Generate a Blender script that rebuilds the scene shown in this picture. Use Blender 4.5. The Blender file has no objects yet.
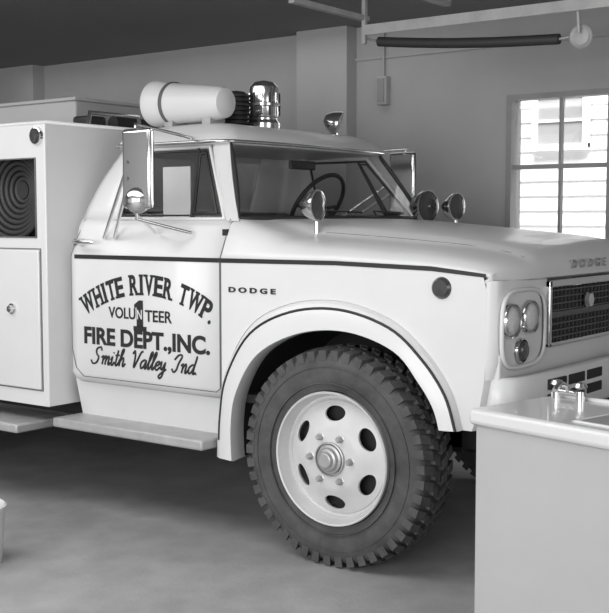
import bpy, bmesh, math
from mathutils import Vector, Matrix
D=bpy.data
S=bpy.context.scene
COL=bpy.context.collection
# ------------------------------------------------------------------ materials
def mat(name,g,rough=.5,metal=0.0,noise=0.0,scale=4.0,bump=0.0,bscale=40.0,coat=0.0,tint=(1,1,1)):
    m=D.materials.new(name);m.use_nodes=True;nt=m.node_tree;b=nt.nodes['Principled BSDF']
    b.inputs['Base Color'].default_value=(g*tint[0],g*tint[1],g*tint[2],1)
    b.inputs['Roughness'].default_value=rough;b.inputs['Metallic'].default_value=metal
    b.inputs['Coat Weight'].default_value=coat
    tc=nt.nodes.new('ShaderNodeTexCoord')
    if noise>0:
        n=nt.nodes.new('ShaderNodeTexNoise');n.inputs['Scale'].default_value=scale;n.inputs['Detail'].default_value=6
        n.inputs['Roughness'].default_value=.6
        r=nt.nodes.new('ShaderNodeValToRGB')
        lo=max(0,g*(1-noise));hi=min(1,g*(1+noise))
        r.color_ramp.elements[0].position=.3;r.color_ramp.elements[1].position=.7
        r.color_ramp.elements[0].color=(lo,lo,lo,1);r.color_ramp.elements[1].color=(hi,hi,hi,1)
        nt.links.new(tc.outputs['Object'],n.inputs['Vector']);nt.links.new(n.outputs['Fac'],r.inputs['Fac'])
        nt.links.new(r.outputs['Color'],b.inputs['Base Color'])
    if bump>0:
        n2=nt.nodes.new('ShaderNodeTexNoise');n2.inputs['Scale'].default_value=bscale;n2.inputs['Detail'].default_value=4
        bp=nt.nodes.new('ShaderNodeBump');bp.inputs['Strength'].default_value=bump;bp.inputs['Distance'].default_value=.01
        nt.links.new(tc.outputs['Object'],n2.inputs['Vector']);nt.links.new(n2.outputs['Fac'],bp.inputs['Height'])
        nt.links.new(bp.outputs['Normal'],b.inputs['Normal'])
    return m
WHITE=mat('truck_white_enamel',.66,.36,0,.04,1.5,coat=.15)
WHITE2=mat('wheel_white',.58,.4,0,.08,6)
BLACK=mat('sign_black',.018,.5)
RUBBER=mat('tire_rubber',.065,.75,0,.35,9,.3,60)
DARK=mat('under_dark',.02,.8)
TRIM=mat('dark_trim',.03,.5)
SEAM=mat('panel_seam',.12,.6)
CHROME=mat('chrome',.75,.14,1.0)
STEEL=mat('galvanised_steel',.45,.45,.6,.15,8)
TRACKM=mat('track_zinc',.42,.55,.1,.15,8)
GRILLEM=mat('grille_metal',.11,.4,.4)
GREY=mat('grey_paint',.30,.6,0,.1,5)
INTER=mat('cab_interior',.16,.7)
SEAT=mat('seat_vinyl',.05,.5)
PAPER=mat('paper',.8,.8)
HOSE=mat('hose_rubber',.035,.55)
REDL=mat('lens_dark',.05,.15,coat=.6)
LENS=mat('headlamp_lens',.55,.35,0,.15,60)
BOARD=mat('running_board_steel',.42,.45,.25,.12,10,.2,90)
SINK=mat('sink_enamel',.68,.25,coat=.4)
SINKP=mat('cabinet_paint',.44,.45,0,.04,2)
WALLM=mat('wall_paint',.42,.85,0,.05,1.2,.15,25)
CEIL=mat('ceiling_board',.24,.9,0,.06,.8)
SIREN=mat('siren_white',.66,.4)
def glassmat():
    m=D.materials.new('window_glass');m.use_nodes=True;nt=m.node_tree;nt.nodes.clear()
    o=nt.nodes.new('ShaderNodeOutputMaterial');mx=nt.nodes.new('ShaderNodeMixShader')
    t=nt.nodes.new('ShaderNodeBsdfTransparent');t.inputs[0].default_value=(.92,.92,.92,1)
    g=nt.nodes.new('ShaderNodeBsdfGlossy');g.inputs['Roughness'].default_value=.03;mx.inputs[0].default_value=.08
    nt.links.new(t.outputs[0],mx.inputs[1]);nt.links.new(g.outputs[0],mx.inputs[2]);nt.links.new(mx.outputs[0],o.inputs[0])
    return m
GLASS=glassmat()
def floormat():
    m=mat('floor_concrete',.37,.6,0,.16,.9,.15,50);nt=m.node_tree;b=nt.nodes['Principled BSDF']
    src=b.inputs['Base Color'].links[0].from_socket
    tc=[n for n in nt.nodes if n.type=='TEX_COORD'][0]
    n=nt.nodes.new('ShaderNodeTexNoise');n.inputs['Scale'].default_value=5;n.inputs['Detail'].default_value=8
    r=nt.nodes.new('ShaderNodeValToRGB');r.color_ramp.elements[0].position=.40;r.color_ramp.elements[1].position=.65
    r.color_ramp.elements[0].color=(.84,.84,.84,1);r.color_ramp.elements[1].color=(1,1,1,1)
    mx=nt.nodes.new('ShaderNodeMix');mx.data_type='RGBA';mx.blend_type='MULTIPLY';mx.inputs[0].default_value=1
    nt.links.new(tc.outputs['Object'],n.inputs['Vector']);nt.links.new(n.outputs['Fac'],r.inputs['Fac'])
    nt.links.new(src,mx.inputs[6]);nt.links.new(r.outputs['Color'],mx.inputs[7]);nt.links.new(mx.outputs[2],b.inputs['Base Color'])
    return m
FLOORM=floormat()
SIDING=mat('house_siding',.85,.7)
# ------------------------------------------------------------------ geometry helpers
def add(name,me,m=None,parent=None,smooth=False):
    ob=D.objects.new(name,me);COL.objects.link(ob)
    if m: me.materials.append(m)
    if smooth and hasattr(me,'polygons'):
        for p in me.polygons:p.use_smooth=True
    if parent: ob.parent=parent
    return ob
def mesh(name,v,f,m,parent=None,smooth=False,solid=0,bevel=0,autosmooth=None):
    me=D.meshes.new(name);me.from_pydata([tuple(a) for a in v],[],f);me.validate()
    bm=bmesh.new();bm.from_mesh(me);bmesh.ops.recalc_face_normals(bm,faces=bm.faces);bm.to_mesh(me);bm.free()
    ob=add(name,me,m,parent,smooth)
    if smooth and autosmooth: me.set_sharp_from_angle(angle=math.radians(autosmooth))
    if solid:
        s=ob.modifiers.new('s','SOLIDIFY');s.thickness=solid;s.offset=-1
    if bevel: bev(ob,bevel)
    return ob
def bev(ob,w,seg=3):
    b=ob.modifiers.new('b','BEVEL');b.width=w;b.segments=seg;b.limit_method='ANGLE';b.angle_limit=math.radians(40)
    for p in ob.data.polygons:p.use_smooth=True
    ob.data.set_sharp_from_angle(angle=math.radians(50))
BF=[(0,3,2,1),(4,5,6,7),(0,1,5,4),(1,2,6,5),(2,3,7,6),(3,0,4,7)]
def bxv(x0,x1,y0,y1,z0,z1):
    return [(x0,y0,z0),(x1,y0,z0),(x1,y1,z0),(x0,y1,z0),(x0,y0,z1),(x1,y0,z1),(x1,y1,z1),(x0,y1,z1)]
def box(name,x0,x1,y0,y1,z0,z1,m,parent=None,bevel=0):
    return mesh(name,bxv(x0,x1,y0,y1,z0,z1),BF,m,parent,bevel=bevel)
def boxes(name,lst,m,parent=None,bevel=0):
    v=[];f=[]
    for b in lst:
        o=len(v);v+=bxv(*b);f+=[tuple(i+o for i in q) for q in BF]
    return mesh(name,v,f,m,parent,bevel=bevel)
def frame(axis):
    a=Vector(axis).normalized();t=Vector((0,0,1)) if abs(a.z)<.9 else Vector((1,0,0))
    u=t.cross(a).normalized();w=a.cross(u).normalized();return a,u,w
def revolve(name,prof,origin,axis,m,parent=None,seg=48,autosmooth=35,closed=False):
    a,u,w=frame(axis);o=Vector(origin);v=[];f=[]
    n=len(prof)
    for i in range(seg):
        t=2*math.pi*i/seg;d=u*math.cos(t)+w*math.sin(t)
        for (r,h) in prof: v.append(o+a*h+d*max(r,1e-4))
    for i in range(seg):
        j=(i+1)%seg
        for k in range(n if closed else n-1):
            k2=(k+1)%n
            f.append((i*n+k,j*n+k,j*n+k2,i*n+k2))
    return mesh(name,v,f,m,parent,True,autosmooth=autosmooth)
def cyl(name,p1,p2,r,m,parent=None,seg=24,r2=None):
    p1=Vector(p1);p2=Vector(p2);L=(p2-p1).length;r2=r if r2 is None else r2
    return revolve(name,[(0,0),(r,0),(r2,L),(0,L)],p1,p2-p1,m,parent,seg)
def tube(name,pts,r,m,parent=None,closed=False,smooth=False,res=3):
    c=D.curves.new(name,'CURVE');c.dimensions='3D';c.bevel_depth=r;c.bevel_resolution=res;c.use_fill_caps=True
    if smooth:
        s=c.splines.new('NURBS');s.points.add(len(pts)-1)
        for i,p in enumerate(pts): s.points[i].co=(*p,1)
        s.order_u=3;s.use_endpoint_u=True;s.use_cyclic_u=closed;s.resolution_u=8
    else:
        s=c.splines.new('POLY');s.points.add(len(pts)-1)
        for i,p in enumerate(pts): s.points[i].co=(*p,1)
        s.use_cyclic_u=closed
    ob=D.objects.new(name,c);COL.objects.link(ob);c.materials.append(m)
    bpy.context.view_layer.update()
    me=D.meshes.new_from_object(ob.evaluated_get(bpy.context.evaluated_depsgraph_get()))
    D.objects.remove(ob);me.name=name
    ob=D.objects.new(name,me);COL.objects.link(ob)
    for p in me.polygons:p.use_smooth=True
    if parent: ob.parent=parent
    return ob
def loft(name,rings,m,parent=None,cyclic=False,cap=False,solid=0,autosmooth=40):
    v=[];f=[];n=len(rings[0])
    for r in rings:v+=r
    for i in range(len(rings)-1):
        for k in range(n if cyclic else n-1):
            k2=(k+1)%n;f.append((i*n+k,i*n+k2,(i+1)*n+k2,(i+1)*n+k))
    if cap: f.append(tuple(range(n)));f.append(tuple((len(rings)-1)*n+k for k in range(n)))
    return mesh(name,v,f,m,parent,True,solid=solid,autosmooth=autosmooth)
def empty(name,loc=(0,0,0)):
    e=D.objects.new(name,None);COL.objects.link(e);e.location=loc;e.empty_display_size=.2;return e
def text(name,body,cx,cz,w,h,y,m,parent,rot=0,bold=.0,shear=0,ext=.001,facing='side',x=0,serif=0):
    c=D.curves.new(name,'FONT');c.body=body;c.size=1;c.offset=bold;c.shear=shear;c.extrude=.01
    ob=D.objects.new(name,c);COL.objects.link(ob);bpy.context.view_layer.update()
    me=D.meshes.new_from_object(ob.evaluated_get(bpy.context.evaluated_depsgraph_get()));D.objects.remove(ob)
    xs=[v.co.x for v in me.vertices];ys=[v.co.y for v in me.vertices]
    sx=w/(max(xs)-min(xs));sy=h/(max(ys)-min(ys)) if h else sx
    mx=(max(xs)+min(xs))/2;my=(max(ys)+min(ys))/2
    ca,sa=math.cos(rot),math.sin(rot)
    for v in me.vertices:
        a=(v.co.x-mx)*sx;b=(v.co.y-my)*sy;e=v.co.z/.01*ext
        p=a*ca-b*sa;q=a*sa+b*ca
        if facing=='side': v.co=(cx+p,y-e,cz+q)
        else: v.co=(x+e,y+p,cz+q)     # facing +x, reads towards +y
    return add(name,me,m,parent)
# ================================================================== ROOM
W=3.3
WX0,WX1,WZ0,WZ1=-.80,-.02,1.42,2.48
boxes('wall_back',[(-9,WX0,W,W+.2,0,3.1),(WX1,5,W,W+.2,0,3.1),(WX0,WX1,W,W+.2,0,WZ0),(WX0,WX1,W,W+.2,WZ1,3.1)],WALLM)
box('wall_left',-9.2,-9,-8,W+.2,0,3.1,WALLM)
box('wall_right',5,5.2,-8,W+.2,0,3.1,WALLM)
box('floor',-9.2,5.2,-8,W+.2,-.1,0,FLOORM)
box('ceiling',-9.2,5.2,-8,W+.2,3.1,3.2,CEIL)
box('wall_pilaster',-2.62,-2.13,W-.14,W,0,3.1,WALLM)
box('wall_pilaster',-6.45,-5.85,W-.14,W,0,3.1,WALLM)
box('trim_1',-2.13,5,W-.02,W,2.84,2.86,WALLM)
w=empty('window_1',(0,0,0))
boxes('frame',[(WX0-.012,WX0+.03,W-.02,W+.08,WZ0,WZ1+.01),(WX1-.03,WX1+.012,W-.02,W+.08,WZ0,WZ1+.01),(WX0+.03,WX1-.03,W-.019,W+.08,WZ1-.03,WZ1+.009),(WX0-.03,WX1+.03,W-.06,W+.08,WZ0-.03,WZ0+.02)],GREY,w)
boxes('muntins',[(-.420,-.400,W+.02,W+.06,WZ0,WZ1),(WX0,WX1,W+.01,W+.07,1.958,1.988)],GREY,w)
box('pane',WX0,WX1,W+.045,W+.049,WZ0,WZ1,GLASS,w)
eb=empty('electrical_box');box('case',-1.90,-1.81,W-.07,W,2.48,2.70,WALLM,eb,.008);cyl('conduit',(-1.86,W-.03,2.70),(-1.86,W-.03,3.1),.010,WALLM,eb)
box('cover',-1.885,-1.825,W-.08,W-.07,2.50,2.68,GREY,eb)
# outside
nh=empty('neighbor_house')
v=[];f=[]
for i in range(26):
    z=.0+i*.17;o=len(v)
    v+=[(-8,8.0,z+.17),(6,8.0,z+.17),(6,7.975,z),(-8,7.975,z),(-8,8.03,z),(6,8.03,z)]
    f+=[(o,o+1,o+2,o+3),(o+3,o+2,o+5,o+4)]
mesh('siding',v,f,SIDING,nh)
box('house_window_glass',-2.75,-2.2,7.93,7.96,2.45,2.98,GREY,nh)
boxes('house_window_frame',[(-2.82,-2.75,7.9,7.96,2.4,3.05),(-2.2,-2.13,7.9,7.96,2.4,3.05),(-2.82,-2.13,7.9,7.96,2.98,3.05),(-2.82,-2.13,7.88,7.96,2.38,2.45),(-2.75,-2.2,7.91,7.96,2.70,2.73)],SIDING,nh)
box('yard_ground',-9,7,W+.2,9,-.2,-.1,mat('snowy_yard',.6,.9))
# ================================================================== TRUCK
T=empty('fire_truck')
# --- cab lower tub
prof=[(.06,.70),(.02,.725),(0,.76),(0,1.385),(.004,1.405),(.018,1.435),(.045,1.50),(.062,1.56),(.085,1.60)]
def plan(o,z):
    h=[(-.69,o),(-1.2,o),(-1.73,o)]
    for a in range(0,91,18):
        h.append((-1.73-.10*math.sin(math.radians(a)),o+.10-.10*math.cos(math.radians(a))))
    h.append((-1.83,1.0))
    full=h+[(x,2-y) for x,y in reversed(h[:-1])]
    return [(x,y,z) for x,y in full]
loft('cab_tub',[plan(o,z) for o,z in prof],WHITE,T,solid=.02)
for yy,sg in ((0,-1),(2,1)):
    e=lambda o:(yy-sg*o+sg*.001)
    tube('door_seam',[(-.695,e(.085),1.60),(-.695,e(.044),1.50),(-.695,e(0),1.40),(-.695,e(0),.765),(-.72,e(0),.745),(-1.68,e(0),.745),(-1.74,e(0),.79),(-1.765,e(.0),.88)],.0022,SEAM,T)
    tube('door_seam_rear',[(-1.768,e(.0),.88),(-1.77,e(.002),1.40),(-1.765,e(.046),1.50),(-1.74,e(.087),1.60)],.0018,SEAM,T)
# --- rear quarter pillars / rear of greenhouse
def rq(mir):
    b=[(-1.50,.085),(-1.62,.085),(-1.73,.085),(-1.80,.115),(-1.83,.185),(-1.83,.42)]
    t=[(-1.45,.27),(-1.52,.27),(-1.59,.27),(-1.64,.295),(-1.66,.35),(-1.66,.50)]
    rings=[]
    for k in range(6):
        s=k/5;bul=.02*math.sin(math.pi*s)
        rings.append([((1-s)*p[0]+s*q[0]-bul*.4,((1-s)*p[1]+s*q[1]-bul) if not mir else 2-((1-s)*p[1]+s*q[1]-bul),1.595+s*.40) for p,q in zip(b,t)])
    loft('rear_quarter_pillar',rings,WHITE,T,solid=.03)
rq(0);rq(1)
mesh('rear_window_header',[(-1.66,.5,1.995),(-1.66,1.5,1.995),(-1.675,1.5,1.95),(-1.675,.5,1.95)],[(0,1,2,3)],WHITE,T,solid=.03)
mesh('rear_window_sill',[(-1.83,.42,1.59),(-1.83,1.58,1.59),(-1.80,1.56,1.66),(-1.80,.44,1.66)],[(0,1,2,3)],WHITE,T,solid=.03)
mesh('rear_window_glass',[(-1.80,.44,1.66),(-1.80,1.56,1.66),(-1.675,1.5,1.95),(-1.675,.5,1.95)],[(0,1,2,3)],GLASS,T)
# --- A pillars
for mir in (0,1):
    Y=lambda y:2-y if mir else y
    rings=[]
    for k in range(5):
        s=k/4
        L=lambda p,q:p+(q-p)*s
        bul=.012*math.sin(math.pi*s)
        r=[(L(-.655,-.875),Y(L(.10,.29)-bul)),(L(-.70,-.945),Y(L(.075,.262)-bul)),(L(-.725,-.975),Y(L(.085,.27)-bul)),(L(-.72,-.96),Y(L(.12,.30)-bul)),(L(-.67,-.885),Y(L(.135,.32)-bul))]
        rings.append([(x,y,L(1.59,2.0)) for x,y in r])
    loft('a_pillar',rings,WHITE,T,cyclic=True,cap=True)
    q=[(-1.50,.085,1.60),(-1.45,.268,1.975),(-.985,.268,1.975),(-.735,.085,1.60)]
    q=[(a,Y(b),c) for a,b,c in q]
    tube('door_window_frame',q,.014,WHITE,T,closed=True)
    q2=[(-1.475,.095,1.618),(-1.432,.262,1.957),(-.995,.262,1.957),(-.765,.095,1.618)]
    q2=[(a,Y(b),c) for a,b,c in q2]
    tube('door_window_seal',q2,.008,TRIM,T,closed=True)
    tube('vent_window_divider',[(-.955,Y(.085),1.61),(-1.06,Y(.262),1.965)],.010,TRIM,T)
    tube('vent_window_frame',[(-.94,Y(.09),1.63),(-.79,Y(.09),1.63),(-1.0,Y(.25),1.94),(-1.045,Y(.255),1.94)],.008,TRIM,T,closed=True)
    mesh('door_glass',[q[0],q[3],q[2],q[1]],[(0,1,2,3)],GLASS,T)
# --- windshield
N=16
def wsb(t):
    y=.12+t*1.76;c=1-(2*t-1)**2;return Vector((-.675+.09*c,y,1.605))
def wst(t):
    y=.305+t*1.39;c=1-(2*t-1)**2;return Vector((-.885+.055*c,y,2.0))
rings=[]
for k in range(6):
    s=k/5;rings.append([tuple(wsb(i/N).lerp(wst(i/N),s)+Vector((.012*math.sin(math.pi*s),0,0))) for i in range(N+1)])
loft('windshield_glass',rings,GLASS,T)
loop=rings[0]+[r[-1] for r in rings[1:-1]]+rings[-1][::-1]+[r[0] for r in rings[1:-1]][::-1]
tube('windshield_rubber',loop,.013,TRIM,T,closed=True)
for i0 in (.35,.62):
    a0=wsb(i0)+Vector((.02,0,.012));b0=wsb(i0).lerp(wst(i0+.02),.1)+Vector((.025,.0,0));c0=wsb(i0+.17)+Vector((.03,0,.03))
    tube('wiper',[tuple(a0),tuple(b0),tuple(c0)],.006,TRIM,T)
# --- roof
def rrect(x0,x1,y0,y1,r,z,bow=0):
    pts=[]
    for (cx,cy,a0) in ((x1-r,y0+r,-90),(x1-r,y1-r,0),(x0+r,y1-r,90),(x0+r,y0+r,180)):
        for a in range(0,91,15):
            t=math.radians(a0+a);pts.append([cx+r*math.cos(t),cy+r*math.sin(t),z])
        if a0==-90:
            for k in range(1,8): pts.append([x1,y0+r+(y1-y0-2*r)*k/8,z])
    for p in pts:
        if p[0]>-1.1: p[0]+=bow*(1-((p[1]-1)/.76)**2)
    return [tuple(p) for p in pts]
R=[]
for ins,z in ((.03,1.985),(0,1.985),(-.015,2.0),(-.008,2.015),(.01,2.04),(.05,2.075),(.12,2.10),(.25,2.122),(.36,2.128)):
    R.append(rrect(-1.68+ins,-.87-ins*1.0,.245+ins,1.755-ins,.10,z,.055))
loft('roof',R,WHITE,T,cyclic=True,cap=True)
tube('drip_rail',[(x,y,z) for x,y,z in rrect(-1.70,-.85,.225,1.775,.10,2.0,.055)],.009,CHROME,T,closed=True)
# --- hood and fender tops
def interp(x,tab):
    if x<=tab[0][0]:return tab[0][1]
    for (a,b),(c,d) in zip(tab,tab[1:]):
        if x<=c:return b+(d-b)*(x-a)/(c-a)
    return tab[-1][1]
zc=[(-.80,1.605),(-.65,1.605),(-.3,1.60),(0,1.575),(.4,1.54),(.62,1.515),(.74,1.485),(.80,1.455),(.825,1.42)]
ze=[(-.80,1.395),(0,1.405),(.5,1.392),(.8,1.368)]
sA=[(0,0),(.02,.2),(.05,.55),(.08,.85),(.12,1.0),(1,1.0)]
sB=[(0,0),(.02,.18),(.06,.38),(.14,.50),(.27,.60),(.31,.66),(.35,.80),(.45,.90),(.65,.97),(1,1)]
ys=[0,.02,.05,.08,.12,.17,.22,.27,.31,.35,.40,.45,.55,.65,.8,1.0]
ysf=ys+[2-y for y in reversed(ys[:-1])]
rings=[]
def cornx(st,yy):
    fr=max(0,(st-.4)/.425)
    return st-fr*.055*(max(0,1-yy/.35))**2
for st in (-.80,-.69,-.62,-.5,-.35,-.15,0,.2,.4,.55,.66,.74,.79,.815,.825):
    ring=[]
    bl=min(1,max(0,(st+.68)/.35))
    for y in ysf:
        yy=min(y,2-y);s=(1-bl)*interp(yy,sA)+bl*interp(yy,sB)
        z0=interp(st,ze);z=z0+(interp(st,zc)-z0)*s
        ring.append((cornx(st,yy),y,z))
    rings.append(ring)
last=rings[-1]
rings.append([(x+.008,y,z-.03*min(1,min(y,2-y)/.3)) for x,y,z in last])
rings.append([(x+.008,y,1.345) for x,y,z in last])
rings.append([(x-.03,y,1.325) for x,y,z in last])
loft('hood_and_fender_tops',rings,WHITE,T,solid=.015,autosmooth=50)
for yy in (.315,1.685):
    tube('hood_seam',[(st,yy,interp(st,ze)+(interp(st,zc)-interp(st,ze))*interp(.315,sB)-.001) for st in (-.28,-.1,.1,.3,.5,.7,.78)],.0025,SEAM,T)
tube('cowl_vent_edge',[(-.60+.07*(1-(y-1)**2),y,1.606) for y in (.2,.5,.8,1,1.2,1.5,1.8)],.004,TRIM,T)
# fender sides
outer=[(-.715,.43),(-.70,.65),(-.655,.86),(-.50,1.09),(-.26,1.205),(.02,1.23),(.29,1.165),(.47,1.04),(.60,.88),(.66,.71)]
inner=[(-.60,.43),(-.605,.60),(-.57,.77),(-.44,.96),(-.20,1.075),(.07,1.10),(.32,1.03),(.45,.90),(.52,.80),(.55,.71)]
def cr(P,n=6):
    P=[Vector(p) for p in P];out=[]
    for i in range(len(P)-1):
        p0=P[max(0,i-1)];p1=P[i];p2=P[i+1];p3=P[min(len(P)-1,i+2)]
        for k in range(n):
            t=k/n
            out.append(.5*((2*p1)+(p2-p0)*t+(2*p0-5*p1+4*p2-p3)*t*t+(3*p1-p0-3*p2+p3)*t**3))
    out.append(P[-1]);return out
OU=cr(outer);IN=cr(inner)
for mir in (0,1):
    Y=lambda y:2-y if mir else y
    poly=[(-.69,.43)]+[(-.69,1.395),(-.3,1.400),(0,1.405),(.3,1.398),(.5,1.392),(.70,1.378),(.745,1.372),(.765,1.30),(.762,1.0),(.752,.90),(.735,.80),(.70,.71)]+[tuple(p) for p in OU[::-1]]
    v=[(a,Y(0),b) for a,b in poly]
    ob=mesh('fender_side',v,[tuple(range(len(v)))],WHITE,T,solid=0)
    bm=bmesh.new();bm.from_mesh(ob.data);bmesh.ops.triangulate(bm,faces=bm.faces,ngon_method='EAR_CLIP');bm.to_mesh(ob.data);bm.free()
    loft('fender_front_return',[[(.762,Y(0),1.0),(.752,Y(0),.90),(.735,Y(0),.80),(.70,Y(0),.71)],[(.785,Y(.02),1.0),(.77,Y(.02),.90),(.75,Y(.02),.80),(.71,Y(.02),.71)],[(.79,Y(.3),1.0),(.77,Y(.3),.90),(.75,Y(.3),.80),(.71,Y(.3),.71)]],WHITE,T)
    rings=[]
    for a,b in zip(OU,IN):
        m_=a.lerp(b,.10);c_=a.lerp(b,.30);d_=a.lerp(b,.75)
        rings.append([(a.x,Y(.004),a.y),(m_.x+.01,Y(-.030),m_.y),(c_.x+.02,Y(-.050),c_.y),(d_.x+.03,Y(-.062),d_.y),(b.x+.03,Y(-.065),b.y),(b.x+.03,Y(-.05),b.y-.004),(b.x+.01,Y(.06),b.y)])
    loft('wheel_arch_flare',rings,WHITE,T,autosmooth=30)
    tube('flare_stripe',[(a.lerp(b,.27).x+.018,Y(-.048),a.lerp(b,.27).y) for a,b in zip(OU,IN)][3:],.0065,BLACK,T)
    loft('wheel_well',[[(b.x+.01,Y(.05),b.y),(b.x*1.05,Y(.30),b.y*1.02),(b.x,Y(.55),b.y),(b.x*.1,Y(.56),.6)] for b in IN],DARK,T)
    mesh('belt_stripe',[(-1.74,Y(-.003),1.386),(-.69,Y(-.003),1.387),(0,Y(-.003),1.391),(.5,Y(-.003),1.379),(.76,Y(-.003),1.358),(.76,Y(-.003),1.374),(.5,Y(-.003),1.399),(0,Y(-.003),1.411),(-.69,Y(-.003),1.409),(-1.74,Y(-.003),1.408)],[(0,1,8,9),(1,2,7,8),(2,3,6,7),(3,4,5,6)],BLACK,T)
    tube('fender_door_seam',[(-.688,Y(-.002),.5),(-.688,Y(-.002),1.39)],.003,SEAM,T)
    revolve('fender_side_lamp',[(0,.02),(.036,.018),(.045,.008),(.048,0)],(.55,Y(0),1.308),(0,-1 if not mir else 1,0),REDL,T,32)
    rings=[]
    for z,ins in ((1.345,0),(1.30,.0),(1.25,0),(1.1,0),(1.0,0),(.93,.02)):
        rings.append([(.762-ins,Y(0),z),(.79-ins,Y(.008),z),(.805-ins,Y(.03),z),(.812-ins,Y(.06),z),(.815-ins,Y(.25),z),(.815-ins,Y(.47),z),(.78-ins,Y(.48),z)])
    loft('headlight_panel',rings,WHITE,T,autosmooth=60)
    pts=[]
    for a in range(0,360,10):
        t=math.radians(a);pts.append((.820,Y(.235+.205*(abs(math.cos(t))**.55)*(1 if math.cos(t)>0 else -1)),1.135+.165*(abs(math.sin(t))**.55)*(1 if math.sin(t)>0 else -1)))
    tube('headlight_bezel',pts,.010,WHITE,T,closed=True)
    pts2=[(.817,y+(.012 if y>Y(.235) else -.012)*-1,z) for x,y,z in pts]
    tube('headlight_bezel_gap',pts2,.004,SEAM,T,closed=True)
    for (hy,hz) in ((.105,1.175),(.28,1.18)):
        revolve('headlamp',[(0,.034),(.03,.032),(.050,.025),(.062,.014),(.064,.008)],(.815,Y(hy),hz),(1,0,0),LENS,T,40)
        revolve('headlamp_ring',[(.062,.0),(.064,.022),(.070,.026),(.074,.018),(.076,0)],(.815,Y(hy),hz),(1,0,0),CHROME,T,40)
    revolve('parking_lamp',[(0,.03),(.03,.027),(.044,.014),(.047,0)],(.815,Y(.215),1.04),(1,0,0),REDL,T,32)
    revolve('parking_lamp_ring',[(.046,.0),(.048,.016),(.055,.012),(.058,0)],(.815,Y(.215),1.04),(1,0,0),CHROME,T,32)
# grille
box('grille_cavity',.70,.80,.47,1.53,1.03,1.33,DARK,T)
bars=[]
for i in range(1,9): bars.append((.80,.822,.48,1.52,1.04+i*.030-.003,1.04+i*.030+.003))
for i in range(1,24): bars.append((.795,.808,.48+i*.0435-.002,.48+i*.0435+.002,1.04,1.31))
bars.append((.80,.83,.48,1.52,1.165,1.185))
boxes('grille_bars',bars,GRILLEM,T)
boxes('grille_surround',[(.79,.835,.465,1.535,1.295,1.33),(.79,.835,.465,1.535,1.03,1.05),(.79,.835,.465,.49,1.03,1.33),(.79,.835,1.51,1.535,1.03,1.33)],CHROME,T,.006)
revolve('grille_emblem',[(0,.02),(.035,.016),(.045,.0)],(.83,.90,1.22),(1,0,0),CHROME,T,6)
box('lower_front_panel',.76,.812,.03,1.97,.88,1.04,WHITE,T,.01)
# bumper with slots
def bump(ins,z): 
    pts=[(.74,.03),(.78,.025),(.81,.03),(.845,.05),(.87,.10),(.89,.18),(.905,.5),(.91,1.0)]
    pts=[(x-ins,y+ins*(1 if i<4 else 0)) for i,(x,y) in enumerate(pts)]
    pts=pts+[(x,2-y) for x,y in reversed(pts[:-1])]
    return [(x,y,z) for x,y in pts]
loft('bumper',[bump(.05,.938),bump(.01,.94),bump(0,.93),bump(0,.76),bump(.01,.745),bump(.05,.74)],WHITE,T,solid=.01,autosmooth=60)
sl=[]
for c in (.40,.60,.80,1.20,1.40,1.60):
    for z in (.865,.80): sl.append((.88,.9125,c-.085,c+.085,z,z+.045))
boxes('bumper_slots',sl,DARK,T,.004)
# lettering
text('nose_letters','D O D G E',0,1.395,.40,.040,.885,GREY,T,bold=.02,facing='front',x=.836,ext=.004)
text('fender_nameplate','D O D G E',-.49,1.258,.29,.026,-.001,BLACK,T,bold=.03,ext=.004)
adv={'W':1.35,'H':1,'I':.5,'T':.92,'E':.86,'R':.98,'V':1,' ':.55,'P':.9,'.':.35}
s='WHITE RIVER TWP.';tot=sum(adv[c] for c in s);ang=math.radians(65);Rr=.885;cx0,cz0=-1.205,.375
acc=0
SER={'W':[(-.42,1),(.42,1),(0,1)],'H':[(-.35,1),(.35,1),(-.35,-1),(.35,-1)],'I':[(0,1),(0,-1)],'T':[(0,-1)],'E':[(-.38,-1),(-.38,1)],'R':[(-.35,-1),(.38,-1),(-.35,1)],'V':[(-.40,1),(.40,1)],'P':[(-.35,-1),(-.35,1)]}
for i,c in enumerate(s):
    mid=acc+adv[c]/2;acc+=adv[c]
    if c==' ':continue
    th=-ang/2+ang*mid/tot
    w={'W':.094,'I':.020,'.':.018}.get(c,.060);h=.022 if c=='.' else .108
    rr=Rr-(.045 if c=='.' else 0)
    text('door_letter_'+str(i),c,cx0+rr*math.sin(th),cz0+rr*math.cos(th),w,h,-.002,BLACK,T,rot=-th,bold=.030)
    for k,(sx_,sg_) in enumerate(SER.get(c,[])):
        lx=sx_*w;lz=sg_*(h/2-.006);ca,sa=math.cos(-th),math.sin(-th)
        q=[]
        for dx,dz in ((-.015,-.006),(.015,-.006),(.015,.006),(-.015,.006)):
            a_=lx+dx;b_=lz+dz;q.append((cx0+rr*math.sin(th)+a_*ca-b_*sa,-.0032,cz0+rr*math.cos(th)+a_*sa+b_*ca))
        mesh('door_letter_%d_serif_%d'%(i,k),q,[(0,1,2,3)],BLACK,T)
text('door_text_volunteer_l','VOLU',-1.378,1.106,.20,.060,-.002,BLACK,T,bold=.016)
text('door_text_volunteer_r','TEER',-1.112,1.100,.19,.060,-.002,BLACK,T,bold=.016)
# bold numeral 1 with flag and foot serif
q=[(-1.268,1.04),(-1.222,1.04),(-1.222,1.178),(-1.25,1.178),(-1.285,1.155),(-1.285,1.135),(-1.268,1.142)]
mesh('door_numeral',[(a,-.003,b) for a,b in q],[tuple(range(7))],BLACK,T)
box('door_numeral_foot',-1.292,-1.198,-.003,-.001,1.018,1.042,BLACK,T)
text('door_numeral_n','N',-1.245,1.104,.034,.050,-.0045,WHITE,T,bold=.01)
text('door_text_fire','FIRE DEPT.,INC.',-1.215,.965,.91,.11,-.002,BLACK,T,bold=.034)
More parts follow.
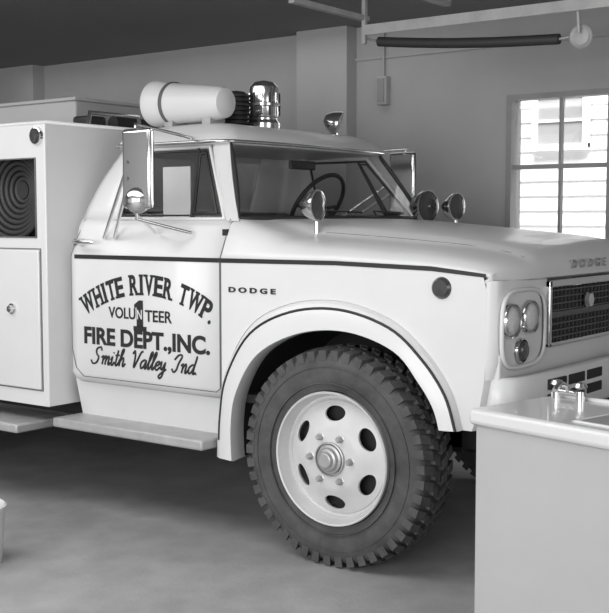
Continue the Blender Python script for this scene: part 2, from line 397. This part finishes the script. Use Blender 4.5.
# hand-lettered script line
G={'S':(1.45,[[(1.25,1.6),(1.0,2.0),(.5,1.75),(.6,1.2),(1.0,.8),(.85,.15),(.35,0),(0,.4)]]),
'm':(1.35,[[(0,.8),(.2,1),(.25,.5),(.25,0)],[(.25,.5),(.5,1),(.65,.8),(.65,0)],[(.65,.5),(.9,1),(1.05,.8),(1.05,.15),(1.2,.0),(1.35,.3)]]),
'i':(.55,[[(0,.6),(.15,1),(.15,.2),(.33,.0),(.55,.4)],[(.2,1.45),(.24,1.5)]]),
't':(.6,[[(.22,1.8),(.2,.25),(.38,0),(.6,.4)],[(0,1.2),(.5,1.25)]]),
'h':(.95,[[(0,.5),(.38,1.7),(.28,2.0),(.15,1.6),(.15,0)],[(.15,.5),(.42,1),(.6,.8),(.6,.15),(.75,0),(.95,.35)]]),
'V':(1.3,[[(0,1.6),(.2,1.95),(.4,1.2),(.5,0),(.8,.9),(1.05,1.8),(1.3,1.95)]]),
'a':(.95,[[(.7,.85),(.4,1),(.05,.6),(.2,.02),(.5,.25),(.7,.95),(.68,.15),(.8,0),(.95,.3)]]),
'l':(.52,[[(0,.4),(.38,1.6),(.3,2.0),(.14,1.6),(.15,.25),(.3,0),(.52,.4)]]),
'e':(.65,[[(0,.4),(.45,.65),(.4,1),(.1,.8),(.08,.25),(.35,0),(.65,.35)]]),
'y':(.95,[[(0,.7),(.1,1),(.15,.3),(.38,.15),(.6,.95),(.6,.1),(.55,-.6),(.3,-.9),(.15,-.55),(.9,.2)]]),
'I':(1.0,[[(0,1.4),(.4,1.95),(.85,1.85),(.6,1.0),(.5,.25),(.2,0),(-.1,.35)]]),
'n':(.98,[[(0,.8),(.2,1),(.25,.5),(.25,0)],[(.25,.5),(.5,1),(.65,.8),(.65,.15),(.8,0),(.98,.4)]]),
'd':(1.0,[[(.7,.85),(.4,1),(.05,.6),(.2,.02),(.5,.25),(.72,1.1),(.74,2.0)],[(.74,2.0),(.68,.2),(.82,0),(1.0,.2)]]),
'.':(.3,[[(.1,0),(.14,.04)]]),' ':(.75,[])}
msg='Smith Valley Ind.';totw=sum(G[c][0] for c in msg);kx=.78/totw;kz=.046;x0=-1.625;acc=0
for i,c in enumerate(msg):
    for j,st in enumerate(G[c][1]):
        P=cr(st,4)
        tube('door_script_%d_%d'%(i,j),[(x0+(acc+p.x)*kx+.35*p.y*kz,-.0015,.822+p.y*kz) for p in P],.0055,BLACK,T,res=1)
    acc+=G[c][0]
# door handle
cyl('door_handle_pivot',(-1.70,.03,1.475),(-1.70,-.03,1.475),.02,CHROME,T)
tube('door_handle',[(-1.71,-.03,1.478),(-1.66,-.045,1.478),(-1.58,-.042,1.478),(-1.56,-.03,1.478)],.012,CHROME,T)
# running board
for Y in (lambda y:y,lambda y:2-y):
    mesh('rocker_panel',[(-1.80,Y(.05),.72),(-.70,Y(.05),.72),(-.70,Y(.10),.50),(-1.80,Y(.10),.50)],[(0,1,2,3)],WHITE,T)
box('running_board',-1.83,-.73,-.10,.30,.462,.515,BOARD,T,.012)
box('running_board_far',-1.83,-.73,1.70,2.10,.462,.515,BOARD,T,.012)
# chassis
boxes('chassis_frame',[(-4.3,.80,.50,.58,.52,.72),(-4.3,.80,1.42,1.50,.52,.72),(-1.2,-1.1,.5,1.5,.5,.7),(.3,.38,.5,1.5,.5,.66)],DARK,T)
box('front_axle_beam',-.05,.05,.20,1.80,.42,.52,DARK,T,.02)
box('engine_block',-.55,.45,.68,1.32,.45,1.25,DARK,T,.05)
box('radiator',.60,.68,.5,1.5,.6,1.3,DARK,T)
box('cab_floor',-1.80,-.45,.06,1.94,.70,.74,DARK,T)
box('firewall',-.72,-.69,.05,1.95,.72,1.55,DARK,T)
# interior
box('dashboard',-.96,-.76,.15,1.85,1.42,1.585,INTER,T,.03)
box('bench_seat_back',-1.76,-1.60,.2,1.8,1.10,1.64,SEAT,T,.05)
box('bench_seat_cushion',-1.65,-1.15,.2,1.8,1.02,1.18,SEAT,T,.05)
a_=Vector((-.85,0,.55)).normalized();aa,uu,ww=frame(a_)
sc=Vector((-1.14,1.42,1.68))
tube('steering_wheel',[tuple(sc+uu*.22*math.cos(t*math.pi/16)+ww*.22*math.sin(t*math.pi/16)) for t in range(32)],.013,TRIM,T,closed=True)
tube('steering_spokes',[tuple(sc-uu*.22),tuple(sc-a_*.03),tuple(sc+uu*.22)],.010,TRIM,T)
cyl('steering_column',tuple(sc),tuple(sc-a_*.5),.025,TRIM,T)
box('clipboard_paper',-1.36,-1.16,.30,.305,1.60,1.88,PAPER,T)
box('rear_view_mirror',-.95,-.93,.88,1.12,1.88,1.93,TRIM,T,.008)
# --- wheels
def wheel(cx,y0,side,name,parent,dual=False):
    w=empty(name);w.parent=parent
    ax=(0,side,0)
    K=1.03;cz=.505
    o=(cx,y0,cz)
    tp=[(.300,-.045),(.315,-.015),(.345,-.002),(.38,.004),(.42,.004),(.452,-.006),(.468,-.018),(.474,-.03),(.478,-.125),(.474,-.22),(.468,-.234),(.452,-.244),(.40,-.254),(.345,-.248),(.31,-.22),(.30,-.20)]
    tp=[((r if r<.32 else r*K),h) for r,h in tp]
    revolve('tire',tp,o,ax,RUBBER,w,96,30,closed=True)
    v=[];f=[];n=46
    for i in range(n):
        for (h0,h1,off) in ((0.0,-.062,0),(-.188,-.250,.5),(-.072,-.115,.5),(-.135,-.178,0)):
            t0=2*math.pi*(i+off)/n;t1=t0+2*math.pi/n*.60
            sh=2*math.pi/n*.25*(1 if h0>-.1 else -1)
            ro=.498*K;ri=(.440 if h0==0.0 or h1==-.250 else .470)*K
            b=len(v)
            for (hh,dt,edge) in ((h0,0,h0==0.0),(h1,sh,h1==-.250)):
                for t in (t0+dt,t1+dt):
                    for r in (ri,ro-(.014 if edge else 0)):
                        v.append((cx+r*math.sin(t),y0+side*hh,cz+r*math.cos(t)))
            f+=[tuple(b+k for k in q) for q in ((0,1,3,2),(4,6,7,5),(1,5,7,3),(0,4,5,1),(2,3,7,6),(0,2,6,4))]
    mesh('tread_lugs',v,f,RUBBER,w)
    for rr in (.350,.425):
        revolve('sidewall_rib',[(rr-.004,-.002),(rr-.002,.008),(rr+.002,.008),(rr+.004,-.002)],o,ax,RUBBER,w,72)
    rp=[(.285,-.06),(.296,-.02),(.300,.006),(.307,.010),(.311,.004),(.305,-.03),(.300,-.19),(.285,-.19),(.270,-.13),(.262,-.085),(.262,-.07),(.275,-.055)]
    revolve('rim',rp,o,ax,WHITE2,w,72,40,closed=True)
    dp=[(.268,-.085),(.262,-.062),(.245,-.052),(.215,-.040),(.18,-.022),(.155,-.008),(.135,-.002),(.0,-.002),(.0,-.012),(.13,-.012),(.15,-.018),(.18,-.034),(.215,-.052),(.245,-.064),(.255,-.085)]
    disc=revolve('wheel_disc',dp,o,ax,WHITE2,w,72,40,closed=True)
    cut=bmesh.new()
    for k in range(6):
        t=math.radians(30+60*k);c=Vector((cx+.207*math.cos(t),y0,cz+.207*math.sin(t)))
        rad=Vector((math.cos(t),0,math.sin(t)));tan=Vector((-math.sin(t),0,math.cos(t)))
        M=Matrix((( tan.x,rad.x,0,c.x),(0,0,1,c.y),(tan.z,rad.z,0,c.z),(0,0,0,1)))
        r_=bmesh.ops.create_cone(cut,cap_ends=True,segments=28,radius1=1,radius2=1,depth=.4)
        for q in r_['verts']:
            q.co=M@Vector((q.co.x*.056,q.co.y*.034,q.co.z))
    bmesh.ops.recalc_face_normals(cut,faces=cut.faces)
    cm=D.meshes.new('c');cut.to_mesh(cm);cut.free();co=D.objects.new('c',cm);COL.objects.link(co)
    md=disc.modifiers.new('b','BOOLEAN');md.object=co;md.operation='DIFFERENCE';md.solver='EXACT'
    bpy.context.view_layer.update()
    nm=D.meshes.new_from_object(disc.evaluated_get(bpy.context.evaluated_depsgraph_get()))
    disc.modifiers.clear();disc.data=nm;D.objects.remove(co)
    revolve('brake_drum',[(0,-.10),(.235,-.10),(.24,-.11),(.24,-.2),(0,-.2)],o,ax,DARK,w,40)
    revolve('hub',[(.070,-.002),(.066,.012),(.056,.016),(.050,.03),(.040,.034),(.034,.048),(.030,.05),(0,.05)],o,ax,STEEL,w,40,25)
    revolve('hub_ring',[(.078,.0),(.080,.010),(.074,.012),(.072,.0)],o,ax,STEEL,w,40)
    for k in range(6):
        t=math.radians(60*k+0);c=(cx+.112*math.cos(t),y0,cz+.112*math.sin(t))
        revolve('lug_nut',[(0,.026),(.010,.026),(.015,.02),(.015,.0),(.020,-.002)],c,ax,STEEL,w,6,20)
wheel(-.01,-.025,-1,'front_wheel',T)
wheel(-.01,2.025,1,'front_wheel_far',T)
wheel(-3.5,.0,-1,'rear_wheel',T)
wheel(-3.5,2.0,1,'rear_wheel_far',T)
# --- apparatus body
BY=-.10
bx=-1.85
OX0,OX1,OZ0,OZ1=-2.62,-1.93,1.50,1.93
boxes('apparatus_body_side',[(-4.5,OX0,BY,BY+.04,.57,2.12),(OX1,bx-.004,BY,BY+.04,.57,2.12),(OX0,OX1,BY,BY+.04,.57,OZ0),(OX0,OX1,BY,BY+.04,OZ1,2.12)],WHITE,T)
box('apparatus_body_front',bx-.03,bx,BY-.001,2.1,.57,2.12,WHITE,T,.006)
boxes('apparatus_body_shell',[(-4.5,bx-.01,2.06,2.10,.57,2.11),(-4.5,bx-.03,.0,2.06,2.08,2.11),(-4.5,-4.46,BY,2.1,.57,2.11),(-4.5,bx-.03,.45,.48,1.3,2.1),(-4.5,bx-.03,BY+.04,.45,1.42,1.46)],WHITE,T)
tube('body_top_rail',[(-4.5,BY+.005,2.12),(bx,BY+.005,2.12),(bx,2.08,2.12)],.012,WHITE,T)
tube('opening_trim',[(OX0,BY-.002,OZ0),(OX1,BY-.002,OZ0),(OX1,BY-.002,OZ1),(OX0,BY-.002,OZ1)],.006,SEAM,T,closed=True)
box('reel_backing',OX0-.1,OX1+.04,.40,.44,1.46,2.07,DARK,T)
box('reel_cavity_floor',OX0-.1,OX1+.04,-.05,.40,1.461,1.475,DARK,T)
box('reel_cavity_side',OX1+.02,OX1+.04,-.05,.40,1.46,2.07,DARK,T)
box('reel_cavity_top',OX0-.1,OX1+.04,-.05,.40,2.06,2.075,DARK,T)
rc=(-2.24,.02,1.765)
for k in range(8):
    r=.275-k*.030
    for d in range(3):
        tube('hose_coil',[(rc[0]+r*math.cos(t*math.pi/24),rc[1]-.03+d*.04+k*.012,rc[2]+r*math.sin(t*math.pi/24)) for t in range(48)],.0155,HOSE,T,closed=True,res=2)
cyl('reel_hub',(rc[0],.06,rc[2]),(rc[0],.38,rc[2]),.05,TRIM,T)
box('compartment_door',-2.75,-1.905,BY-.014,BY,.66,1.43,WHITE,T,.008)
tube('compartment_door_gap',[(-2.76,BY-.002,.655),(-1.898,BY-.002,.655),(-1.898,BY-.002,1.437),(-2.76,BY-.002,1.437)],.004,SEAM,T,closed=True)
revolve('compartment_latch',[(0,.03),(.018,.028),(.022,.012),(.03,.01),(.032,0)],(-2.13,BY-.014,1.10),(0,-1,0),CHROME,T,24)
revolve('body_marker_lamp',[(0,.035),(.03,.03),(.04,.012)],(-1.91,BY,2.05),(0,-1,0),REDL,T,28)
revolve('body_marker_ring',[(.038,0),(.04,.02),(.046,.018),(.050,0)],(-1.91,BY,2.05),(0,-1,0),CHROME,T,28)
box('body_side_step',-2.9,-1.96,-.24,.10,.43,.48,BOARD,T,.012)
boxes('body_underside',[(-2.8,-1.95,.3,1.7,.45,.6)],DARK,T)
boxes('body_floor',[(-4.4,-1.88,0,2,.56,.6)],DARK,T)
box('hose_bed_box',-4.2,-2.22,.45,1.6,2.11,2.31,WALLM,T,.015)
box('hose_bed_cover_edge',-4.22,-2.20,.43,1.62,2.305,2.325,WALLM,T,.006)
cyl('deck_pipe',(-2.08,.62,2.17),(-2.08,1.2,2.17),.045,TRIM,T)
box('suction_fitting',-2.14,-2.0,.35,.50,2.11,2.20,TRIM,T,.02)
tube('grab_rail',[(-1.95,.30,2.12),(-1.95,.32,2.21),(-1.95,.7,2.21),(-1.95,.72,2.12)],.014,CHROME,T)
# --- roof equipment
revolve('siren_horn',[(0,.01),(.09,.008),(.118,-.004),(.128,.0),(.131,.02),(.129,.05),(.115,.14),(.106,.26),(.098,.40),(.088,.50),(.078,.53),(.03,.545),(0,.545)],(-1.60,.50,2.25),(1,-.02,-.05),SIREN,T,48)
revolve('siren_band',[(.118,.13),(.121,.135),(.121,.15),(.116,.155)],(-1.60,.50,2.25),(1,-.02,-.05),SEAM,T,48)
boxes('siren_bracket',[(-1.48,-1.42,.44,.56,2.10,2.17),(-1.20,-1.14,.44,.56,2.10,2.16)],STEEL,T)
prof=[]
for k in range(7):
    prof+=[(.065,.02+k*.026),(.082,.024+k*.026),(.082,.036+k*.026),(.065,.04+k*.026)]
revolve('siren_motor',[(0,0),(.06,0)]+prof+[(.05,.21),(0,.22)],(-1.345,.90,2.125),(0,0,1),TRIM,T,32,20)
revolve('beacon_base',[(0,0),(.10,0),(.10,.03),(.085,.05),(.085,.06)],(-1.235,1.02,2.125),(0,0,1),CHROME,T,40)
revolve('beacon_dome',[(.085,.06),(.090,.07),(.090,.20),(.086,.24),(.06,.268),(.03,.278),(0,.28)],(-1.235,1.02,2.125),(0,0,1),CHROME,T,40)
for k in range(12):
    t=k*math.pi/6
    cyl('beacon_louver',(-1.235+.09*math.cos(t),1.02+.09*math.sin(t),2.20),(-1.235+.09*math.cos(t),1.02+.09*math.sin(t),2.33),.007,TRIM if k%2 else CHROME,T,8)
revolve('beacon_band',[(.09,.125),(.098,.13),(.098,.145),(.09,.15)],(-1.235,1.02,2.125),(0,0,1),CHROME,T,40)
def spot(name,c,d,r,stem,lm=None):
    c=Vector(c);d=Vector(d).normalized()
    revolve(name+'_shell',[(0,-r*1.15),(r*.35,-r*1.1),(r*.75,-r*.7),(r*.97,-.2*r),(r*1.05,0),(r*1.05,r*.12),(r*.95,r*.15)],c,d,CHROME,T,36)
    revolve(name+'_lens',[(r*.95,r*.12),(r*.6,r*.25),(0,r*.3)],c,d,lm or LENS,T,36)
    tube(name+'_stem',[tuple(c-Vector((0,0,r*.8))),stem],.012,CHROME,T)
spot('roof_spotlight',(-1.12,1.60,2.19),(1,.6,-.5),.075,(-1.12,1.60,2.07))
spot('cowl_spotlight',(-.325,.30,1.665),(1,.12,0),.075,(-.325,.30,1.48),REDL)
spot('far_cowl_spotlight',(-.51,1.66,1.675),(1,-.15,0),.095,(-.51,1.66,1.52),REDL)
spot('far_fender_spotlight',(-.38,1.78,1.675),(1,-.1,0),.080,(-.38,1.78,1.50),REDL)
# --- mirrors
def mirror(Y,nm):
    x=-1.02
    y=Y(-.24)
    ob=box(nm+'_housing',x-.105,x+.095,min(y,Y(-.20)),max(y,Y(-.20)),1.65,2.04,CHROME,T,.025)
    tube(nm+'_arm_top',[(x,y,2.04),(x,y,2.06),(x-.05,Y(.22),2.02)],.009,CHROME,T)
    tube(nm+'_arm_bottom',[(x,y,1.66),(x,y,1.60),(-.90,Y(.02),1.53)],.009,CHROME,T)
    tube(nm+'_strut_a',[(x-.05,y,1.88),(-1.54,Y(.03),1.50)],.009,CHROME,T)
    tube(nm+'_strut_b',[(x-.05,y,1.80),(-1.46,Y(.03),1.50)],.009,CHROME,T)
    tube(nm+'_strut_c',[(x,y,1.62),(-1.15,Y(.02),1.53)],.008,CHROME,T)
    revolve(nm+'_convex',[(0,.03),(.03,.028),(.055,.015),(.065,0),(.05,-.04),(0,-.05)],(x+.01,y,1.69),(.6,-1 if Y(0)==0 else 1,0),CHROME,T,32)
mirror(lambda y:y,'mirror');mirror(lambda y:2-y,'far_mirror')
# ================================================================== SINK CABINET
sk=empty('sink_cabinet',(.990,-.54,0));sk.rotation_euler=(0,0,math.radians(-14))
box('cabinet_body',.01,1.0,.012,.47,0,.85,SINKP,sk,.008)
box('cabinet_top',-.012,1.02,-.01,.49,.85,.912,SINK,sk,.02)
box('splash_back',-.01,1.02,.465,.49,.905,.925,SINK,sk,.006)
boxes('basin_rim',[(.40,.80,.06,.075,.905,.918),(.40,.80,.345,.36,.905,.918),(.40,.415,.06,.36,.905,.918),(.785,.80,.06,.36,.905,.918)],SINK,sk,.003)
box('basin_recess',.415,.785,.075,.345,.905,.914,GREY,sk)
fx=.105;fy=.43
for xx in (fx-.055,fx+.055):
    cyl('faucet_base',(xx,fy,.91),(xx,fy,.95),.018,CHROME,sk)
    revolve('faucet_handle',[(0,.03),(.02,.026),(.026,.012),(.012,0)],(xx,fy,.955),(0,0,1),CHROME,sk,16)
tube('faucet_bridge',[(fx-.055,fy,.94),(fx+.055,fy,.94)],.012,CHROME,sk)
tube('faucet_spout',[(fx,fy,.94),(fx,fy-.02,.975),(fx+.01,fy-.08,.98),(fx+.02,fy-.11,.96)],.010,CHROME,sk,smooth=True)
# ================================================================== OVERHEAD DOOR TRACK
gt=empty('garage_door_track')
boxes('rails',[(-.92,2.6,1.60,1.64,2.72,2.755),(-.92,2.6,1.594,1.599,2.71,2.77),(-.92,2.6,.95,.99,2.90,2.93),(-.96,-.92,.9,1.66,2.80,2.83),(-.4,-.36,.9,1.66,2.83,2.86),(.2,.24,.9,1.66,2.83,2.86),(.8,.84,.9,1.66,2.83,2.86)],TRACKM,gt)
boxes('hangers',[(-.94,-.915,1.60,1.625,2.66,3.1),(.9,.925,1.60,1.625,2.74,3.1),(-.94,-.915,.95,.975,2.9,3.1),(.9,.925,.95,.975,2.9,3.1)],TRACKM,gt)
tube('extension_spring',[(-.88,1.70,2.68),(-.6,1.70,2.645),(-.2,1.70,2.61),(.15,1.70,2.59),(.30,1.70,2.585)],.030,HOSE,gt,smooth=True)
tube('spring_cable',[(-.94,1.62,2.70),(-.88,1.70,2.68)],.006,STEEL,gt)
tube('spring_hook',[(.30,1.70,2.585),(.44,1.70,2.60)],.008,STEEL,gt)
revolve('pulley',[(0,.012),(.02,.014),(.045,.006),(.058,.014),(.066,.006),(.052,0),(.066,-.006),(.058,-.014),(0,-.012)],(.43,1.69,2.585),(0,-1,0),TRACKM,gt,36)
tube('pulley_hanger',[(.43,1.66,2.60),(.43,1.64,2.72)],.010,TRACKM,gt)
box('raised_door_section',-.35,2.4,1.0,1.58,2.87,2.895,WALLM,gt)
boxes('raised_door_ribs',[(x,x+.04,1.0,1.58,2.84,2.87) for x in (-.35,.1,.6,1.1,1.6,2.1)],WALLM,gt)
bk=empty('waste_bin',(0,0,0))
revolve('bin_shell',[(0,0),(.15,0),(.165,.24),(.175,.27),(.165,.275),(.15,.26),(.14,.02),(0,.02)],(-1.395,-.98,0),(0,0,1),SINK,bk,40)
# ================================================================== LIGHTS
def area(name,loc,target,sx,sy,power):
    l=D.lights.new(name,'AREA');l.shape='RECTANGLE';l.size=sx;l.size_y=sy;l.energy=power
    o=D.objects.new(name,l);COL.objects.link(o);o.location=loc
    d=Vector(target)-Vector(loc);o.rotation_euler=d.to_track_quat('-Z','Y').to_euler();return o
area('doorway_daylight',(1.0,-7.6,2.0),(-.3,0,1.2),6,2.2,350)
area('side_doorway_daylight',(4.8,-.5,1.9),(-.5,1.5,1.6),3.5,2.0,50)
area('overhead_fill',(-1.5,-2.0,3.05),(-1.5,-2.0,0),5,2.0,100)  # added soft overhead fill to light the floor evenly, no real fixture
area('ceiling_light_rear',(-3.5,2.7,3.05),(-3.5,2.7,0),5,.5,8)
area('outdoor_sky_light',(-1,5.5,7),(-2,8,2),6,3,1500)
wd=D.worlds.new('w');S.world=wd;wd.use_nodes=True
wd.node_tree.nodes['Background'].inputs[0].default_value=(.8,.8,.8,1);wd.node_tree.nodes['Background'].inputs[1].default_value=.65
S.view_settings.view_transform='Standard'
# ================================================================== CAMERA
cam=D.cameras.new('camera');co=D.objects.new('camera',cam);COL.objects.link(co);S.camera=co
f=1127;th=math.radians(36.8);p=math.atan(87.5/f)
a=Vector((-math.sin(th)*math.cos(p),math.cos(th)*math.cos(p),-math.sin(p)))
r=Vector((math.cos(th),math.sin(th),0));up=r.cross(a)
M=Matrix((r,up,-a)).transposed().to_4x4();M.translation=Vector((2.943,-4.169,1.6));co.matrix_world=M
cam.sensor_fit='HORIZONTAL';cam.sensor_width=36;cam.lens=1127*36/609;cam.clip_start=.05
